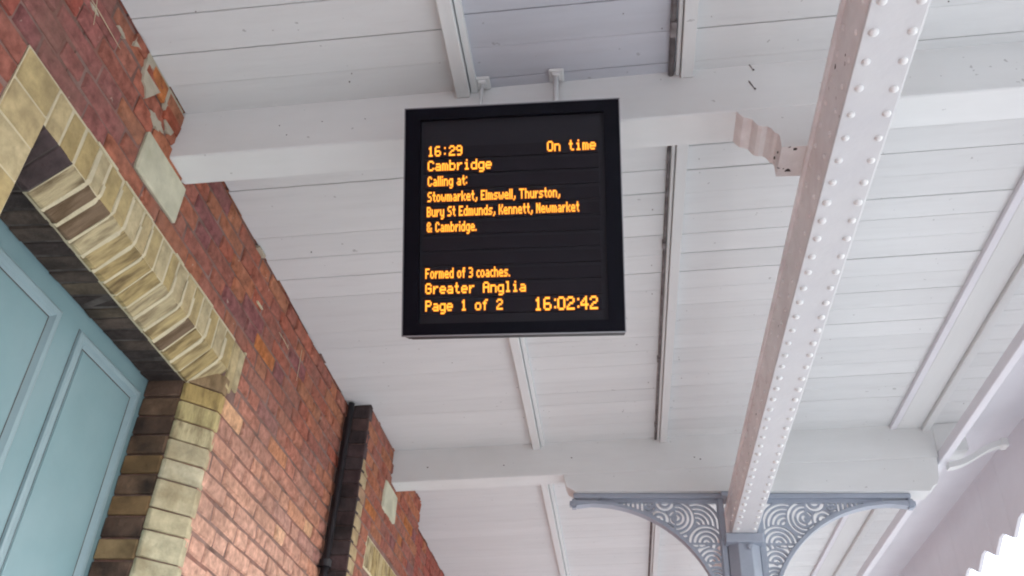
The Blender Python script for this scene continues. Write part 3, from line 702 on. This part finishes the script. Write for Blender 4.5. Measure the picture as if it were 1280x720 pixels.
G = {
'0': '01110 10001 10001 10001 10001 10001 01110', '1': '00100 01100 00100 00100 00100 00100 01110', '2': '01110 10001 00001 00110 01000 10000 11111',
'3': '01110 10001 00001 00110 00001 10001 01110', '4': '00010 00110 01010 10010 11111 00010 00010', '6': '01110 10000 10000 11110 10001 10001 01110',
'9': '01110 10001 10001 01111 00001 00001 01110', ':': '0 1 0 0 0 1 0', '.': '0 0 0 0 0 0 1', ',': '00 00 00 00 00 01 01 10', '&': '01100 10010 10100 01000 10101 10010 01101',
'O': '01110 10001 10001 10001 10001 10001 01110', 'C': '01110 10001 10000 10000 10000 10001 01110', 'S': '01111 10000 10000 01110 00001 00001 11110',
'E': '11111 10000 10000 11110 10000 10000 11111', 'T': '11111 00100 00100 00100 00100 00100 00100', 'B': '11110 10001 10001 11110 10001 10001 11110',
'K': '10001 10010 10100 11000 10100 10010 10001', 'N': '10001 11001 11001 10101 10011 10011 10001', 'F': '11111 10000 10000 11110 10000 10000 10000',
'G': '01110 10001 10000 10111 10001 10001 01110', 'A': '01110 10001 10001 11111 10001 10001 10001', 'P': '11110 10001 10001 11110 10000 10000 10000',
'a': '00000 00000 01110 00001 01111 10001 01111', 'b': '10000 10000 11110 10001 10001 10001 11110', 'c': '0000 0000 0111 1000 1000 1000 0111',
'd': '00001 00001 01111 10001 10001 10001 01111', 'e': '00000 00000 01110 10001 11111 10000 01110', 'f': '0011 0100 1110 0100 0100 0100 0100',
'g': '00000 00000 01111 10001 10001 10001 01111 00001 01110', 'h': '10000 10000 11110 10001 10001 10001 10001', 'i': '010 000 110 010 010 010 111',
'k': '1000 1000 1001 1010 1100 1010 1001', 'l': '110 010 010 010 010 010 111', 'm': '00000 00000 11010 10101 10101 10101 10101', 'n': '00000 00000 11110 10001 10001 10001 10001',
'o': '00000 00000 01110 10001 10001 10001 01110', 'r': '0000 0000 1011 1100 1000 1000 1000', 's': '0000 0000 0111 1000 0110 0001 1110', 't': '0100 0100 1110 0100 0100 0100 0011',
'u': '00000 00000 10001 10001 10001 10011 01101', 'w': '00000 00000 10001 10001 10101 10101 01010', 'y': '00000 00000 10001 10001 10001 10001 01111 00001 01110', ' ': '00 00 00 00 00 00 00'}
N_ = {'l': '1 1 1 1 1 1 1', 'i': '1 0 1 1 1 1 1', 't': '010 010 111 010 010 010 001', 'f': '011 010 111 010 010 010 010', 'r': '000 000 101 110 100 100 100',
      'a': '0000 0000 0110 0001 0111 1001 0111', 'b': '1000 1000 1110 1001 1001 1001 1110', 'd': '0001 0001 0111 1001 1001 1001 0111', 'e': '0000 0000 0110 1001 1111 1000 0111',
      'g': '0000 0000 0111 1001 1001 1001 0111 0001 0110', 'h': '1000 1000 1110 1001 1001 1001 1001', 'n': '0000 0000 1110 1001 1001 1001 1001', 'o': '0000 0000 0110 1001 1001 1001 0110',
      'u': '0000 0000 1001 1001 1001 1001 0111', 'y': '0000 0000 1001 1001 1001 1001 0111 0001 0110', 'c': '000 000 011 100 100 100 011', 'E': '1111 1000 1000 1110 1000 1000 1111', 'C': '0110 1001 1000 1000 1000 1001 0110',
      'S': '0111 1000 1000 0110 0001 0001 1110', 'B': '1110 1001 1001 1110 1001 1001 1110', 'K': '1001 1001 1010 1100 1010 1001 1001', 'N': '1001 1101 1101 1011 1011 1001 1001', 'F': '1111 1000 1000 1110 1000 1000 1000', '3': '1110 0001 0001 0110 0001 0001 1110'}
def text(s, x0, x1, vb, h, mono, label, parent=dsp):
    rows = []; x = 0
    for ch in s:
        gph = (N_.get(ch) if not mono else None) or G[ch]; gph = gph.split(); w_ = len(gph[0])
        if mono: off = (5-w_)/2 if ch not in ':' else 2; cell = 6
        else: off = 0; cell = w_+1
        if mono == 2 and ch == ':': off = 1; cell = 3
        for r, line in enumerate(gph):
            for c_, b in enumerate(line):
                if b == '1': rows.append((x+off+c_, r))
        x += cell
    tot = x-1; px = (x1-x0)/tot; ph = h/7
    m = MB(); mh = MB()
    for cx, r in rows:
        a = x0+cx*px; t_ = vb+h-r*ph
        gx = -.02*px; gy = -.02*ph
        m.add([(a+gx, t_-ph+gy, -.0126), (a+px-gx, t_-ph+gy, -.0126), (a+px-gx, t_-gy, -.0126), (a+gx, t_-gy, -.0126)], [(0, 1, 2, 3)])
        bx = .0014; mh.add([(a-bx, t_-ph-bx, -.01275+r*1e-6), (a+px+bx, t_-ph-bx, -.01275+r*1e-6), (a+px+bx, t_+bx, -.01275+r*1e-6), (a-bx, t_+bx, -.01275+r*1e-6)], [(0, 1, 2, 3)])  # wider dim quad behind each dot imitates its glow
    o = obj('text_line', m.mesh('text_line'), 'amber', parent); o['label'] = label
    h_ = obj('led_halo', mh.mesh('led_halo'), 'amber_halo', o)
H1, H2, H3 = .0275, .0262, .0335
text('16:29', .059, .151, base[0], H1, 1, 'amber text 16:29')
text('On time', .3755, .5012, base[0], H1, 1, 'amber text On time')
text('Cambridge', .0595, .229, base[1]+.0015, H1, 1, 'amber text Cambridge')
text('Calling at:', .060, .164, base[2]+.001, H2, 0, 'narrow amber text Calling at:')
text('Stowmarket, Elmswell, Thurston,', .0600, .4066, base[3], H2, 0, 'narrow amber text Stowmarket, Elmswell, Thurston,')
text('Bury St Edmunds, Kennett, Newmarket', .0585, .455, base[4]+.001, H2, 0, 'narrow amber text Bury St Edmunds, Kennett, Newmarket')
text('& Cambridge.', .0588, .189, base[5]+.001, H2, 0, 'narrow amber text & Cambridge.')
text('Formed of 3 coaches.', .056, .2753, base[8]+.002, H2, 0, 'narrow amber text Formed of 3 coaches.')
text('Greater Anglia', .0563, .3157, base[9]+.003, H1, 1, 'amber text Greater Anglia')
text('Page 1 of 2', .0567, .2564, base[10]+.001, H1, 1, 'amber text Page 1 of 2')
text('16:02:42', .3375, .497, base[10]-.0035, H3, 2, 'larger amber clock text 16:02:42')
# suspension rods
for k, (x, yb) in enumerate(((-.372, 1.778), (-.156, 1.773))):
    o = bpy.data.objects.new('suspension_rod', MB().tube([(0, 0, 0), (0, 0, -.33)], .0078 if k else .0055, 10).mesh('rod', smooth=True)); C.objects.link(o); o.data.materials.append(M['rib'])
    o.parent = dsp; o.matrix_parent_inverse = dsp.matrix_world.inverted(); o.location = (x, yb, ce(x))
    f = bpy.data.objects.new('rod_bracket', MB().box(-.022, .022, -.016, .03, -.010, .0).box(-.012, .012, -.012, .012, -.022, -.010).mesh('rod_bracket', bevel=.003)); C.objects.link(f); f.data.materials.append(M['rib'])
    f.parent = o
